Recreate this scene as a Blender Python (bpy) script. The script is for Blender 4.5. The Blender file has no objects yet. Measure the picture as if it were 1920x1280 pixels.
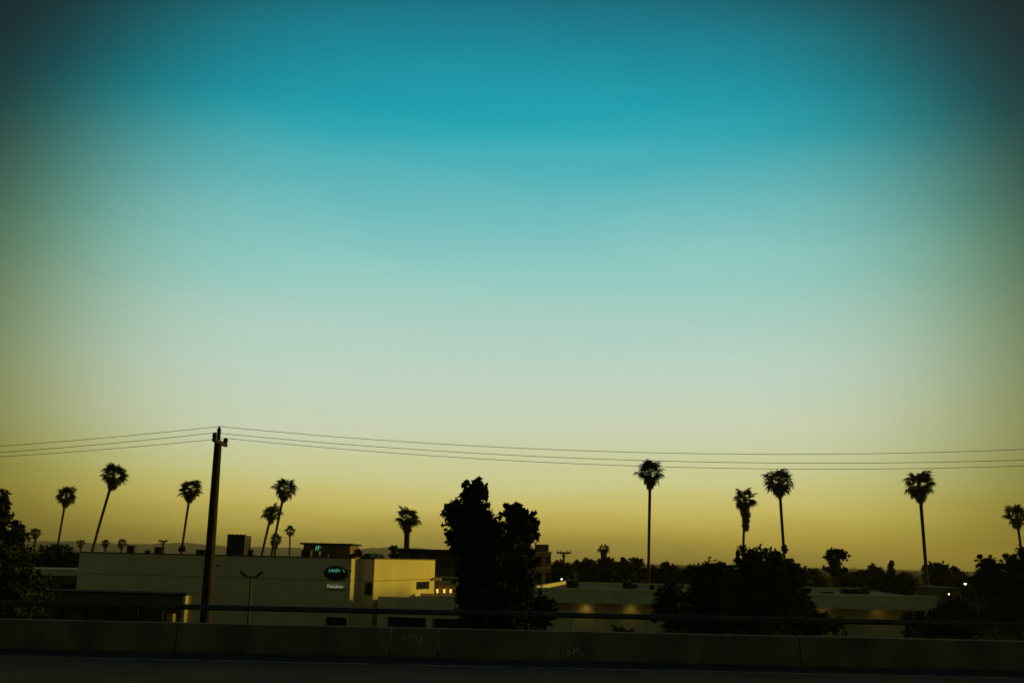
import bpy, math, random
import numpy as np
from mathutils import Vector, Matrix

scene = bpy.context.scene
COL = scene.collection
R = math.radians

# ------------------------------------------------------------------ camera
PITCH, ROLL, LENS, EYE = R(12.03), R(1.25), 36.0, 1.8
F_PX = LENS / 36.0 * 1920
CAM = Vector((0, 0, EYE))
fwd = Vector((0, math.cos(PITCH), math.sin(PITCH)))
r0 = Vector((1, 0, 0)); u0 = Vector((0, -math.sin(PITCH), math.cos(PITCH)))
cx = r0 * math.cos(ROLL) + u0 * math.sin(ROLL)
cy = -r0 * math.sin(ROLL) + u0 * math.cos(ROLL)
cam_data = bpy.data.cameras.new('camera')
cam = bpy.data.objects.new('camera', cam_data); COL.objects.link(cam)
m = Matrix.Identity(4)
for i in range(3):
    m[i][0] = cx[i]; m[i][1] = cy[i]; m[i][2] = -fwd[i]; m[i][3] = CAM[i]
cam.matrix_world = m
cam_data.lens = LENS; cam_data.sensor_width = 36.0
cam_data.clip_start = 0.1; cam_data.clip_end = 30000
scene.camera = cam

# ------------------------------------------------------------------ view + world + sun
scene.view_settings.view_transform = 'Standard'
scene.view_settings.look = 'None'
scene.view_settings.exposure = 0.0
scene.view_settings.gamma = 1.0
scene.render.engine = 'CYCLES'

def lin(c):
    return tuple((v / 255 / 12.92) if v / 255 <= 0.04045 else ((v / 255 + 0.055) / 1.055) ** 2.4 for v in c)

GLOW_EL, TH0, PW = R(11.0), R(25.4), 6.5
world = bpy.data.worlds.new('World'); scene.world = world; world.use_nodes = True
nt = world.node_tree; nt.nodes.clear()
N = nt.nodes.new; L = nt.links.new
out = N('ShaderNodeOutputWorld'); bg = N('ShaderNodeBackground'); L(bg.outputs[0], out.inputs[0])
tc = N('ShaderNodeTexCoord')
nrm = N('ShaderNodeVectorMath'); nrm.operation = 'NORMALIZE'; L(tc.outputs['Generated'], nrm.inputs[0])
sep = N('ShaderNodeSeparateXYZ'); L(nrm.outputs[0], sep.inputs[0])
def math_node(op, a, b=None, clamp=False):
    n = N('ShaderNodeMath'); n.operation = op; n.use_clamp = clamp
    for i, v in enumerate((a, b)):
        if v is None: continue
        if isinstance(v, (int, float)): n.inputs[i].default_value = v
        else: L(v, n.inputs[i])
    return n.outputs[0]
el = math_node('ARCSINE', sep.outputs['Z'])
# faint layers of haze wander through the bands
mpw = N('ShaderNodeMapping'); mpw.inputs['Scale'].default_value = (1.6, 1.6, 9.0); L(nrm.outputs[0], mpw.inputs[0])
hzn = N('ShaderNodeTexNoise'); hzn.inputs['Scale'].default_value = 2.2; hzn.inputs['Detail'].default_value = 5; L(mpw.outputs[0], hzn.inputs['Vector'])
wob = math_node('MULTIPLY', math_node('SUBTRACT', hzn.outputs['Fac'], 0.5), R(2.2))
pos = math_node('MULTIPLY', math_node('ADD', el, wob), 1 / R(45.0), True)
# twilight bands, from the horizon upward (elevation in degrees, colour)
BANDS = [(0.0, (122, 106, 40)), (0.5, (147, 130, 50)), (1.4, (181, 161, 63)), (2.85, (208, 192, 101)), (4.3, (208, 206, 140)), (7.2, (204, 213, 182)),
         (10.1, (191, 213, 196)), (13.1, (170, 208, 195)), (16.15, (142, 202, 194)), (19.1, (112, 189, 190)), (22.0, (66, 174, 183)), (23.5, (34, 166, 178)),
         (24.9, (10, 157, 173)), (27.7, (0, 138, 155)), (30.6, (0, 104, 123)), (45.0, (0, 48, 62))]
ramp = N('ShaderNodeValToRGB'); L(pos, ramp.inputs[0])
els = ramp.color_ramp.elements
while len(els) < len(BANDS): els.new(0.5)
for e, (deg, c) in zip(els, BANDS):
    e.position = deg / 45.0
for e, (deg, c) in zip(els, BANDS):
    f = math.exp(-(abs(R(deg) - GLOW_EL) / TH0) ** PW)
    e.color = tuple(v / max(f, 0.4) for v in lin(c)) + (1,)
# afterglow round one direction; its steep fade paints lens-vignette dark corners into the sky
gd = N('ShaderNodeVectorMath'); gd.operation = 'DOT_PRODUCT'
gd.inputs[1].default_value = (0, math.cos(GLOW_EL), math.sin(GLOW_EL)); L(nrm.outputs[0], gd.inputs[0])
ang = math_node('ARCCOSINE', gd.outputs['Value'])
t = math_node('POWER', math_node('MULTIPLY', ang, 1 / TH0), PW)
glow_vignette = math_node('EXPONENT', math_node('MULTIPLY', t, -1.0))
# low sky kept bright all round, added to lift light on walls facing away
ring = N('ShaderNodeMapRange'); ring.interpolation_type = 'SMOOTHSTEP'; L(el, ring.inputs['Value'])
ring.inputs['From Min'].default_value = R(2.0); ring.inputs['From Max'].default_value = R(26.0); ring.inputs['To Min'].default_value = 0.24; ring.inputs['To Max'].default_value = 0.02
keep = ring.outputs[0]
fall = math_node('ADD', keep, math_node('MULTIPLY', glow_vignette, math_node('SUBTRACT', 1.0, keep)))
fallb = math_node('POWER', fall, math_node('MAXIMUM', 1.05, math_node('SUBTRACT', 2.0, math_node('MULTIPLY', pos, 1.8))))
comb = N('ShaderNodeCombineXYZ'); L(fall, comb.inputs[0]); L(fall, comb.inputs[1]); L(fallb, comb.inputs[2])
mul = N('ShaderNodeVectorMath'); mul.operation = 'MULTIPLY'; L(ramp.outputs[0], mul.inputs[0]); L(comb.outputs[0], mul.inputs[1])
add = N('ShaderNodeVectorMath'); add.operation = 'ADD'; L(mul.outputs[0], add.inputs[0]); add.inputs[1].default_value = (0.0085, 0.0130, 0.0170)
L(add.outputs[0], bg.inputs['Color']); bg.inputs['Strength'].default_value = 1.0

SUN_DIR = Vector((math.cos(R(4)) * math.cos(R(25)), math.cos(R(4)) * math.sin(R(25)), math.sin(R(4))))
sd = bpy.data.lights.new('sun', 'SUN'); sd.energy = 2.6; sd.angle = R(10); sd.color = (1.0, 0.73, 0.07)
sun = bpy.data.objects.new('sun', sd); COL.objects.link(sun)
sun.rotation_euler = (-SUN_DIR).to_track_quat('-Z', 'Y').to_euler()
sun.location = (60, 0, 60)

# ------------------------------------------------------------------ helpers
GZ = -6.0            # street level below the freeway deck
def ray(px, py):
    return (fwd * F_PX + cx * (px - 960) - cy * (py - 640)).normalized()
def at(px, py, Y):
    d = ray(px, py); return CAM + d * (Y / d.y)
def ppm(Y): return F_PX / Y / math.cos(PITCH)          # photo pixels per metre, about
def on_wall(px, py, P, d):
    """where the ray meets the vertical plane through P along d: (metres along d, height)"""
    r = ray(px, py)
    n = Vector((-d.y, d.x, 0))
    s = n.dot(P - CAM) / n.dot(r)
    q = CAM + r * s
    return (q - P).dot(d), q.z

def mat(name, col, rough=0.85, var=0.25, scale=3.0, bump=0.0, bscale=30.0, metal=0.0, stretch=(1, 1, 1), spec=0.2):
    ma = bpy.data.materials.new(name); ma.use_nodes = True
    t = ma.node_tree; b = t.nodes['Principled BSDF']
    b.inputs['Roughness'].default_value = rough; b.inputs['Metallic'].default_value = metal
    b.inputs['Specular IOR Level'].default_value = spec
    tcn = t.nodes.new('ShaderNodeTexCoord'); mp = t.nodes.new('ShaderNodeMapping'); mp.inputs['Scale'].default_value = stretch
    t.links.new(tcn.outputs['Object'], mp.inputs[0])
    n = t.nodes.new('ShaderNodeTexNoise'); n.inputs['Scale'].default_value = scale; n.inputs['Detail'].default_value = 6
    t.links.new(mp.outputs[0], n.inputs['Vector'])
    r = t.nodes.new('ShaderNodeValToRGB')
    r.color_ramp.elements[0].position = 0.3; r.color_ramp.elements[1].position = 0.7
    r.color_ramp.elements[0].color = tuple(c * (1 - var) for c in col) + (1,)
    r.color_ramp.elements[1].color = tuple(min(1, c * (1 + var)) for c in col) + (1,)
    t.links.new(n.outputs['Fac'], r.inputs[0]); t.links.new(r.outputs[0], b.inputs['Base Color'])
    if bump > 0:
        n2 = t.nodes.new('ShaderNodeTexNoise'); n2.inputs['Scale'].default_value = bscale; n2.inputs['Detail'].default_value = 4
        t.links.new(mp.outputs[0], n2.inputs['Vector'])
        bp = t.nodes.new('ShaderNodeBump'); bp.inputs['Strength'].default_value = bump; bp.inputs['Distance'].default_value = 0.05
        t.links.new(n2.outputs['Fac'], bp.inputs['Height']); t.links.new(bp.outputs[0], b.inputs['Normal'])
    return ma
def emit(name, col, strength):
    ma = bpy.data.materials.new(name); ma.use_nodes = True
    b = ma.node_tree.nodes['Principled BSDF']
    b.inputs['Base Color'].default_value = (*col, 1); b.inputs['Emission Color'].default_value = (*col, 1)
    b.inputs['Emission Strength'].default_value = strength
    return ma

M = dict(
    asphalt=mat('asphalt', (0.10, 0.10, 0.104), 0.95, 0.25, 0.8, 0.4, 60, spec=0.05),
    ground=mat('ground', (0.05, 0.05, 0.042), 0.95, 0.35, 0.15, spec=0.0),
    paint=mat('road_paint', (0.36, 0.35, 0.30), 0.9, 0.35, 2.0, spec=0.05),
    concrete=mat('barrier_concrete', (0.155, 0.15, 0.13), 0.95, 0.4, 1.6, 0.3, 20, stretch=(1, 1, 0.3), spec=0.03),
    chalk=mat('graffiti_paint', (0.62, 0.6, 0.55), 0.8, 0.3, 8),
    lime=mat('lime_streak', (0.42, 0.40, 0.33), 0.9, 0.35, 6),
    steel=mat('rail_steel', (0.075, 0.075, 0.07), 0.6, 0.3, 2, metal=0.3),
    wood=mat('pole_wood', (0.04, 0.032, 0.024), 0.9, 0.4, 4, 0.5, 12, stretch=(6, 6, 0.4)),
    insul=mat('insulator_glaze', (0.08, 0.05, 0.035), 0.3, 0.1, 4),
    wire=mat('wire', (0.03, 0.03, 0.028), 0.6, 0.1, 1),
    cream=mat('cream_stucco', (0.72, 0.62, 0.42), 0.92, 0.08, 0.6, 0.25, 15, stretch=(1, 1, 0.5)),
    coping=mat('dark_coping', (0.09, 0.075, 0.05), 0.7, 0.2, 2),
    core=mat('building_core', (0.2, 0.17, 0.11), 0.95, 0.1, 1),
    roofing=mat('roof_membrane', (0.14, 0.165, 0.14), 0.95, 0.35, 0.6, spec=0.03),
    tan=mat('tan_panel', (0.74, 0.67, 0.48), 0.92, 0.14, 0.6, 0.2, 15),
    dgrey=mat('dark_grey', (0.035, 0.035, 0.04), 0.9, 0.25, 2, spec=0.05),
    glass=mat('window_glass', (0.02, 0.024, 0.028), 0.08, 0.1, 1),
    frame=mat('window_frame', (0.10, 0.09, 0.07), 0.6, 0.15, 2),
    sheet=mat('corrugated_sheet', (0.05, 0.047, 0.04), 0.6, 0.35, 1.5, metal=0.2),
    unit=mat('unit_metal', (0.22, 0.2, 0.14), 0.6, 0.25, 2, metal=0.3),
    unitd=mat('unit_dark', (0.06, 0.06, 0.06), 0.7, 0.25, 2),
    brown=mat('brown_render', (0.15, 0.10, 0.055), 0.9, 0.15, 1.0),
    rust=mat('rust_panel', (0.22, 0.12, 0.06), 0.9, 0.2, 1.0),
    hotel=mat('hotel_wall', (0.13, 0.10, 0.065), 0.9, 0.2, 0.6),
    arcade=mat('arcade_plaster', (0.40, 0.28, 0.12), 0.9, 0.2, 0.6),
    brick=mat('salmon_brick', (0.36, 0.21, 0.10), 0.9, 0.2, 0.8),
    pale=mat('pale_trim', (0.55, 0.47, 0.28), 0.85, 0.1, 1),
    oval=mat('sign_green', (0.012, 0.035, 0.028), 0.35, 0.15, 2),
    oval_rim=mat('sign_rim', (0.16, 0.19, 0.18), 0.4, 0.15, 2),
    silver=mat('sign_letters', (0.75, 0.75, 0.65), 0.5, 0.1, 2),
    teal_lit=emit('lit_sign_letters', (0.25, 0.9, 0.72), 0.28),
    green_lit=emit('lit_sign_green', (0.18, 0.75, 0.28), 0.5),
    warm_lit=emit('warm_lantern', (1.0, 0.70, 0.14), 1.1),
    dim_lit=emit('dim_letters', (0.8, 0.82, 0.55), 0.17),
    white_lit=emit('white_lamp', (1.0, 0.97, 0.85), 2.0),
    yel_lit=emit('street_lamp_lens', (1.0, 0.93, 0.4), 2.5),
    bark=mat('bark', (0.06, 0.05, 0.038), 0.95, 0.3, 3, 0.5, 10),
    palm_bark=mat('palm_bark', (0.07, 0.058, 0.042), 0.95, 0.3, 3, 0.4, 6, stretch=(1, 1, 5)),
    leaf=mat('leaf', (0.032, 0.042, 0.018), 0.9, 0.35, 0.6, spec=0.05),
    leaf2=mat('leaf_olive', (0.036, 0.042, 0.020), 0.9, 0.35, 0.5, spec=0.05),
    frond=mat('palm_frond', (0.040, 0.050, 0.022), 0.7, 0.3, 1.0),
    dead=mat('dead_frond', (0.085, 0.065, 0.040), 0.9, 0.3, 1.0),
    hill=mat('hill_scrub', (0.10, 0.095, 0.06), 0.95, 0.35, 0.004),
)

def tag(o, label=None, cat=None, group=None, kind=None):
    if label: o['label'] = label
    if cat: o['category'] = cat
    if group: o['group'] = group
    if kind: o['kind'] = kind
    return o
def empty(name, loc, label=None, cat=None, group=None):
    o = bpy.data.objects.new(name, None); COL.objects.link(o); o.location = loc
    o.empty_display_size = 0.3
    return tag(o, label, cat, group)

class MB:
    """collects geometry; build() links it as one mesh object (world coordinates, origin at loc)"""
    def __init__(s): s.v = []; s.f = []
    def box(s, a, b):
        (x0, y0, z0), (x1, y1, z1) = a, b
        return s.hexa([(x0, y0), (x1, y0), (x1, y1), (x0, y1)], z0, z1)
    def hexa(s, quad, z0, z1):
        n = len(s.v); k = len(quad)
        s.v += [(q[0], q[1], z0) for q in quad] + [(q[0], q[1], z1) for q in quad]
        s.f.append(tuple(n + i for i in reversed(range(k)))); s.f.append(tuple(n + k + i for i in range(k)))
        for i in range(k):
            j = (i + 1) % k; s.f.append((n + i, n + j, n + k + j, n + k + i))
        return s
    def wbox(s, P, d, nrm, t0, t1, n0, n1, z0, z1):
        """box in a wall's own frame: t along d, n along the outward normal"""
        q = [P + d * t0 + nrm * n0, P + d * t1 + nrm * n0, P + d * t1 + nrm * n1, P + d * t0 + nrm * n1]
        return s.hexa([(p.x, p.y) for p in q], z0, z1)
    def tube(s, pts, rad, seg=8, cap=True):
        pts = [Vector(p) for p in pts]
        if isinstance(rad, (int, float)): rad = [rad] * len(pts)
        base = len(s.v)
        for i, p in enumerate(pts):
            d = (pts[min(i + 1, len(pts) - 1)] - pts[max(i - 1, 0)]).normalized()
            a = Vector((0, 0, 1)) if abs(d.z) < 0.9 else Vector((1, 0, 0))
            u = d.cross(a).normalized(); w = d.cross(u).normalized()
            for k in range(seg):
                an = 2 * math.pi * k / seg
                s.v.append(tuple(p + (u * math.cos(an) + w * math.sin(an)) * rad[i]))
        for i in range(len(pts) - 1):
            for k in range(seg):
                a0 = base + i * seg + k; a1 = base + i * seg + (k + 1) % seg
                s.f.append((a0, a1, a1 + seg, a0 + seg))
        if cap:
            s.f.append(tuple(base + k for k in reversed(range(seg))))
            s.f.append(tuple(base + (len(pts) - 1) * seg + k for k in range(seg)))
        return s
    def build(s, name, ma, parent=None, loc=None, smooth=False):
        o_loc = Vector(loc) if loc is not None else Vector((0, 0, 0))
        par = Vector((0, 0, 0)); p = parent
        while p is not None: par = par + p.location; p = p.parent
        sh = par + o_loc if parent is not None else o_loc
        me = bpy.data.meshes.new(name)
        me.from_pydata([(a - sh.x, b - sh.y, c - sh.z) for a, b, c in s.v], [], s.f); me.update()
        if smooth: me.shade_smooth()
        me.materials.append(M[ma])
        o = bpy.data.objects.new(name, me); COL.objects.link(o); o.location = o_loc; o.parent = parent
        return o

def text_mesh(name, body, P, d, width, ma, parent, depth=0.03, shear=0.0):
    """lettering standing on a vertical plane, reading along d, left end and baseline at P"""
    cu = bpy.data.curves.new(name, 'FONT'); cu.body = body; cu.size = 1; cu.extrude = 0.02; cu.shear = shear; cu.resolution_u = 3
    tmp = bpy.data.objects.new(name, cu); COL.objects.link(tmp)
    bpy.context.view_layer.update()
    me = bpy.data.meshes.new_from_object(tmp.evaluated_get(bpy.context.evaluated_depsgraph_get()))
    bpy.data.objects.remove(tmp); bpy.data.curves.remove(cu)
    xs = [v.co.x for v in me.vertices]; x0, x1 = min(xs), max(xs); k = width / (x1 - x0)
    nrm = Vector((d.y, -d.x, 0))
    par = Vector((0, 0, 0)); p = parent
    while p is not None: par = par + p.location; p = p.parent
    for v in me.vertices:
        c = v.co.copy()
        v.co = P + d * ((c.x - x0) * k) + Vector((0, 0, c.y * k)) + nrm * (c.z / 0.02 * depth) - par
    me.materials.clear(); me.materials.append(M[ma]); me.update()
    o = bpy.data.objects.new(name, me); COL.objects.link(o); o.parent = parent
    return o

# ------------------------------------------------------------------ ground, freeway, hills
DECK_Y = 21.0
g = MB()
NX, far = 24, 9000
rows = [(-9000, GZ), (-60, GZ), (-45, GZ), (-34, -0.25), (21.2, -0.25), (27.5, GZ), (60, GZ), (200, GZ), (1000, GZ), (9000, GZ)]
for (yy, zz) in rows:
    for i in range(NX + 1): g.v.append((-9000 + 18000 * i / NX, yy, zz))
for j in range(len(rows) - 1):
    for i in range(NX):
        a = j * (NX + 1) + i; g.f.append((a, a + 1, a + NX + 2, a + NX + 1))
tag(g.build('ground', 'ground'), kind='structure')
deck = MB().box((-400, -33, -0.24), (400, 19.78, 0.0)).build('road', 'asphalt'); tag(deck, kind='structure')
ln = MB().box((-400, 18.32, 0.0005), (400, 18.42, 0.005)).build('edge_line', 'paint', deck)
dash = None
for yy in (14.7, 11.0, 7.3, 3.6, -3.7):
    for k in range(-6, 7):
        if dash is None:
            dash = MB().box((-1.8, -0.055, 0.0005), (1.8, 0.055, 0.005)).build('lane_dash', 'paint', deck); o = dash
        else:
            o = dash.copy(); COL.objects.link(o)
        o.location = (k * 14.6 + 3, yy, 0)

def hill_row(Y, px_pts, seed, name):
    rnd = random.Random(seed)
    h = MB(); xs = np.linspace(px_pts[0][0], px_pts[-1][0], 150)
    hx = [p[0] for p in px_pts]; hy = [p[1] for p in px_pts]
    prof = np.interp(xs, hx, hy)
    for k, (x, yv) in enumerate(zip(xs, prof)):
        jit = sum(math.sin(x * fq + ph) * a for fq, ph, a in ((0.11, seed, 1.1), (0.29, seed * 2, .6), (0.63, seed * 3, .35)))
        p = at(x, yv + jit, Y)
        zt = max(p.z, GZ + 1)
        h.v += [(p.x, Y - 900, GZ - 3), (p.x + rnd.uniform(-12, 12), Y - 420, GZ + (zt - GZ) * rnd.uniform(.35, .55)), (p.x, Y, zt), (p.x, Y + 900, GZ - 3)]
    for k in range(len(xs) - 1):
        for r_ in range(3):
            a = k * 4 + r_; h.f.append((a, a + 4, a + 5, a + 1))
    return tag(h.build(name, 'hill', smooth=True), kind='structure')
hill_row(5200, [(-900, 1002), (-300, 1010), (0, 1014), (130, 1014), (250, 1023), (300, 1019), (345, 1017), (395, 1021), (450, 1026), (560, 1032), (640, 1030), (690, 1027), (720, 1026), (800, 1031), (860, 1036), (940, 1052), (1100, 1070), (2600, 1110)], 3, 'hills')
hill_row(6900, [(-900, 996), (0, 1012), (200, 1018), (500, 1026), (690, 1029), (740, 1025), (790, 1028), (860, 1038), (960, 1054), (1100, 1070), (2600, 1110)], 7, 'hills')

# ------------------------------------------------------------------ barrier and rail at the freeway edge
def deck_x(px, Y): return at(px, 1180, Y).x
bar = empty('concrete_barrier', (0, 19.95, 0), 'long low weathered concrete barrier along the freeway edge', 'barrier')
cuts = [-130, -60, -30, -18, deck_x(330, 19.8), deck_x(732, 19.8), deck_x(822, 19.8), deck_x(1052, 19.8), deck_x(1500, 19.8), 12, 20, 30, 60, 130]
for a, b in zip(cuts[:-1], cuts[1:]):
    sg = MB()
    prof = [(19.80, -0.2), (19.80, 0.08), (19.86, 0.30), (19.89, 0.49), (19.91, 0.51), (20.19, 0.51), (20.20, 0.49), (20.20, -0.2)]
    n = len(prof)
    for x in (a + 0.012, b - 0.012): sg.v += [(x, y, z) for y, z in prof]
    sg.f.append(tuple(range(n))); sg.f.append(tuple(n + i for i in reversed(range(n))))
    for i in range(n): j = (i + 1) % n; sg.f.append((i, i + n, j + n, j))
    sg.build('barrier_segment', 'concrete', bar)
# pale lime running from two joints, and two sprayed scrawls
rnd = random.Random(5)
for px in (732, 822):
    x = deck_x(px, 19.8); s_ = MB()
    s_.hexa([(x - .012, 19.884), (x + .03, 19.884), (x + .03, 19.9), (x - .012, 19.9)], 0.33, 0.515)
    s_.hexa([(x - .006, 19.846), (x + .014, 19.846), (x + .014, 19.88), (x - .006, 19.88)], 0.10, 0.33)
    s_.build('lime_streak', 'lime', bar)
def scrawl(strokes, px0, py0, k):
    for st in strokes:
        mb = MB(); pts = []
        for (a, b) in st:
            p = at(px0 + a * k, py0 + b * k, 19.85); yy = 19.80 if p.z < .08 else (19.80 + .06 * (p.z - .08) / .22 if p.z < .30 else 19.86 + .03 * (p.z - .3) / .19)
            pts.append((p.x, yy - 0.002, p.z))
        mb.tube(pts, 0.007, 5).build('graffiti_stroke', 'chalk', bar)
scrawl([[(8, 0), (3, 1), (1, 4), (4, 8), (7, 11), (5, 16), (0, 17)], [(14, 2), (15, 9), (13, 15)], [(14, 8), (20, 6), (22, 2)], [(22, 2), (21, 14)], [(26, 9), (27, 15), (34, 17)]], 1062, 1211, 1.0)
scrawl([[(6, 0), (0, 4), (2, 9), (7, 8)], [(12, 7), (15, 1), (18, 6)], [(22, 2), (24, 6), (27, 1), (30, 6)], [(34, 2), (38, 3), (36, 14), (33, 19)]], 753, 1189, 1.0)

rail = empty('guard_rail', (0, 20.05, 0.51), 'dark steel pipe rail on short posts along the concrete barrier top', 'rail')
MB().tube([(-130, 20.05, .80), (130, 20.05, .80)], 0.052, 12).build('rail_pipe', 'steel', rail, smooth=True)
post = None
for px in [-950, -640, -330, -20, 285, 588, 605, 912, 1215, 1520, 1830, 2140, 2450, 2760]:
    x = at(px, 1160, 20.05).x
    if post is None:
        p_ = MB().box((-.045, -.04, 0.0), (.045, .04, .25)); p_.box((-.09, -.08, 0), (.09, .08, .018)); p_.box((-.07, -.056, .20), (.07, .056, .262))
        post = p_.build('rail_post', 'steel', rail); o = post
    else:
        o = post.copy(); COL.objects.link(o)
    o.location = (x, 0, 0.002)

# ------------------------------------------------------------------ utility poles and wires
def make_pole(name, px_top, py_top, px_bot, py_bot, Y, label):
    top = at(px_top, py_top, Y); bot = at(px_bot, py_bot, Y)
    d = (bot - top); foot = top + d * ((GZ - top.z) / d.z)
    e = empty(name, foot, label, 'utility pole')
    k = (top - foot)
    pts = [foot + k * s for s in (0, .25, .5, .75, 0.965)]
    MB().tube(pts, [.21, .185, .16, .135, .11], 12).build('pole_shaft', 'wood', e, smooth=True)
    MB().tube([foot + k * 0.93, foot + k], [.062, .058], 8).build('pole_top_pin', 'wood', e)
    MB().tube([foot + k + Vector((0, 0, -.02)), foot + k + Vector((0, 0, .07))], [.04, .025], 8).build('insulator', 'insul', e)
    return e, foot, top
pole, foot, ptop = make_pole('utility_pole', 411, 803, 385, 1160, 30.0, 'tall bare wooden utility pole carrying three wires in front of white dealership')
armc = at(412.5, 829, 30.0)
ad = Vector((-0.04, 1, 0)).normalized()           # the arm lies square across the line
an = Vector((ad.y, -ad.x, 0))
A0, A1 = armc - ad * .68, armc + ad * .68
MB().wbox(armc, ad, an, -.76, .76, -.05, .05, armc.z - .055, armc.z + .045).build('cross_arm', 'wood', pole)
wire_pts = [ptop + Vector((0, 0, .06))]
for q in (A0, A1):
    c = q.copy()
    MB().tube([c + Vector((0, 0, .05)), c + Vector((0, 0, .10)), c + Vector((0, 0, .18)), c + Vector((0, 0, .21))], [.045, .075, .06, .03], 10).build('insulator', 'insul', pole)
    wire_pts.append(c + Vector((0, 0, .2)))
MB().tube([foot + (ptop - foot) * .90, foot + (ptop - foot) * .90 + Vector((.02, -.14, -.05))], .03, 6).build('bolt', 'steel', pole)

def sag(p, q, s, n=28):
    return [p.lerp(q, i / n) - Vector((0, 0, 4 * s * (i / n) * (1 - i / n))) for i in range(n + 1)]
def fit_wire(p, l_px, l_ends, r_ends, span_l, span_r, name, label):
    """two spans hung from p; ends and sag chosen so the wire passes the given photo points at the line's depth"""
    Y = p.y
    pts_l = l_ends; pts_r = r_ends
    q = at(*pts_l, Y); x = p.x - q.x; drop = p.z - q.z
    s_l = drop * span_l ** 2 / (4 * x * (span_l - x))
    endl = p + Vector((-span_l, 0, 0)); left = sag(p, endl, s_l)
    (ax, ay), (bx, by) = pts_r
    qa, qb = at(ax, ay, Y), at(bx, by, Y)
    # z = p.z + c1*x + c2*x^2 through both points
    xa, xb = qa.x - p.x, qb.x - p.x; za, zb = qa.z - p.z, qb.z - p.z
    c2 = (zb / xb - za / xa) / (xb - xa); c1 = za / xa - c2 * xa
    right = [p + Vector((span_r * i / 40, 0, c1 * span_r * i / 40 + c2 * (span_r * i / 40) ** 2)) for i in range(41)]
    w = MB().tube(list(reversed(left))[:-1] + right, 0.0075, 6).build(name, 'wire', smooth=True)
    tag(w, label, 'wire')
    return endl, right[-1]
e0 = fit_wire(wire_pts[0], 0, (0, 836), ((1250, 849), (1920, 842)), 40, 26, 'power_wire', 'single thin topmost power wire strung from the pole top')
e1 = fit_wire(wire_pts[2], 0, (0, 856), ((1400, 878), (1920, 873)), 40, 26, 'power_wire', 'lowest of three thin power wires, tied to the far cross arm end')
e2 = fit_wire(wire_pts[1], 0, (0, 848), ((1400, 867), (1920, 862)), 40, 26, 'power_wire', 'middle of three thin power wires, tied to cross arm end')
for k, (end, nm) in enumerate(((e0[0], 'further pole of the wire line beyond the dark corner tree'), (e0[1], 'further pole of the wire line past the long tan building'))):
    f2 = Vector((end.x, 30, GZ)); e = empty('utility_pole', f2, 'wooden ' + nm, 'utility pole')
    MB().tube([f2, Vector((end.x, 30, end.z - .05))], [.21, .10], 12).build('pole_shaft', 'wood', e)
    o_ = (e1, e2)
    z_arm = min(e1[k].z, e2[k].z) - .1
    MB().box((end.x - .06, 29.0, z_arm - .12), (end.x + .06, 31.0, z_arm)).build('cross_arm', 'wood', e)
    for q in (e1[k], e2[k]):
        MB().tube([(q.x, q.y, z_arm), (q.x, q.y, q.z)], [.06, .03], 8).build('insulator', 'insul', e)

# ------------------------------------------------------------------ dealership
AW = R(15)
uL = Vector((-math.cos(AW), math.sin(AW), 0)); nL = Vector((-math.sin(AW), -math.cos(AW), 0))
vR = Vector((math.sin(AW), math.cos(AW), 0)); nR = Vector((math.cos(AW), -math.sin(AW), 0))
C0 = at(702, 1060, 78.0); C0.z = 0
ROOF = on_wall(703, 1048, C0, uL)[1]
t_rec = on_wall(673, 1100, C0, uL)[0]                       # recessed bay ends here, the main wall stands proud of it
best = min(((abs(((q := C0 + uL * t_rec + nL * s)) and 0) + abs((lambda q: 960 + F_PX * ((q - CAM).dot(cx)) / ((q - CAM).dot(fwd)))(Vector((q.x, q.y, -1.0))) - 656), s) for s in np.linspace(.4, 4, 73)), key=lambda a: a[0])
SET = best[1]
CM = C0 + uL * t_rec + nL * SET                              # front corner of the main wall
t_end = on_wall(147, 1060, CM, uL)[0]
d_end = on_wall(815, 1080, C0, vR)[0]
dealer = empty('dealership_building', (CM.x, CM.y, GZ), 'long cream two-storey dealership with flat roof and sunlit side wall', 'building')
ZJ = on_wall(640, 1088, CM, uL)[1]
MB().wbox(CM, uL, nL, .32, t_end - .3, -(d_end + SET - .3), -.32, GZ, ROOF - .25).build('wall_core', 'core', dealer)
MB().wbox(C0, uL, nL, .32, t_rec + .2, -d_end + .3, -.32, GZ, ROOF - .25).build('wall_core', 'core', dealer)
MB().wbox(CM, uL, nL, .32, t_end - .3, -(d_end + SET - .3), -.32, ROOF - .24, ROOF - .2).build('roof', 'roofing', dealer)
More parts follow.
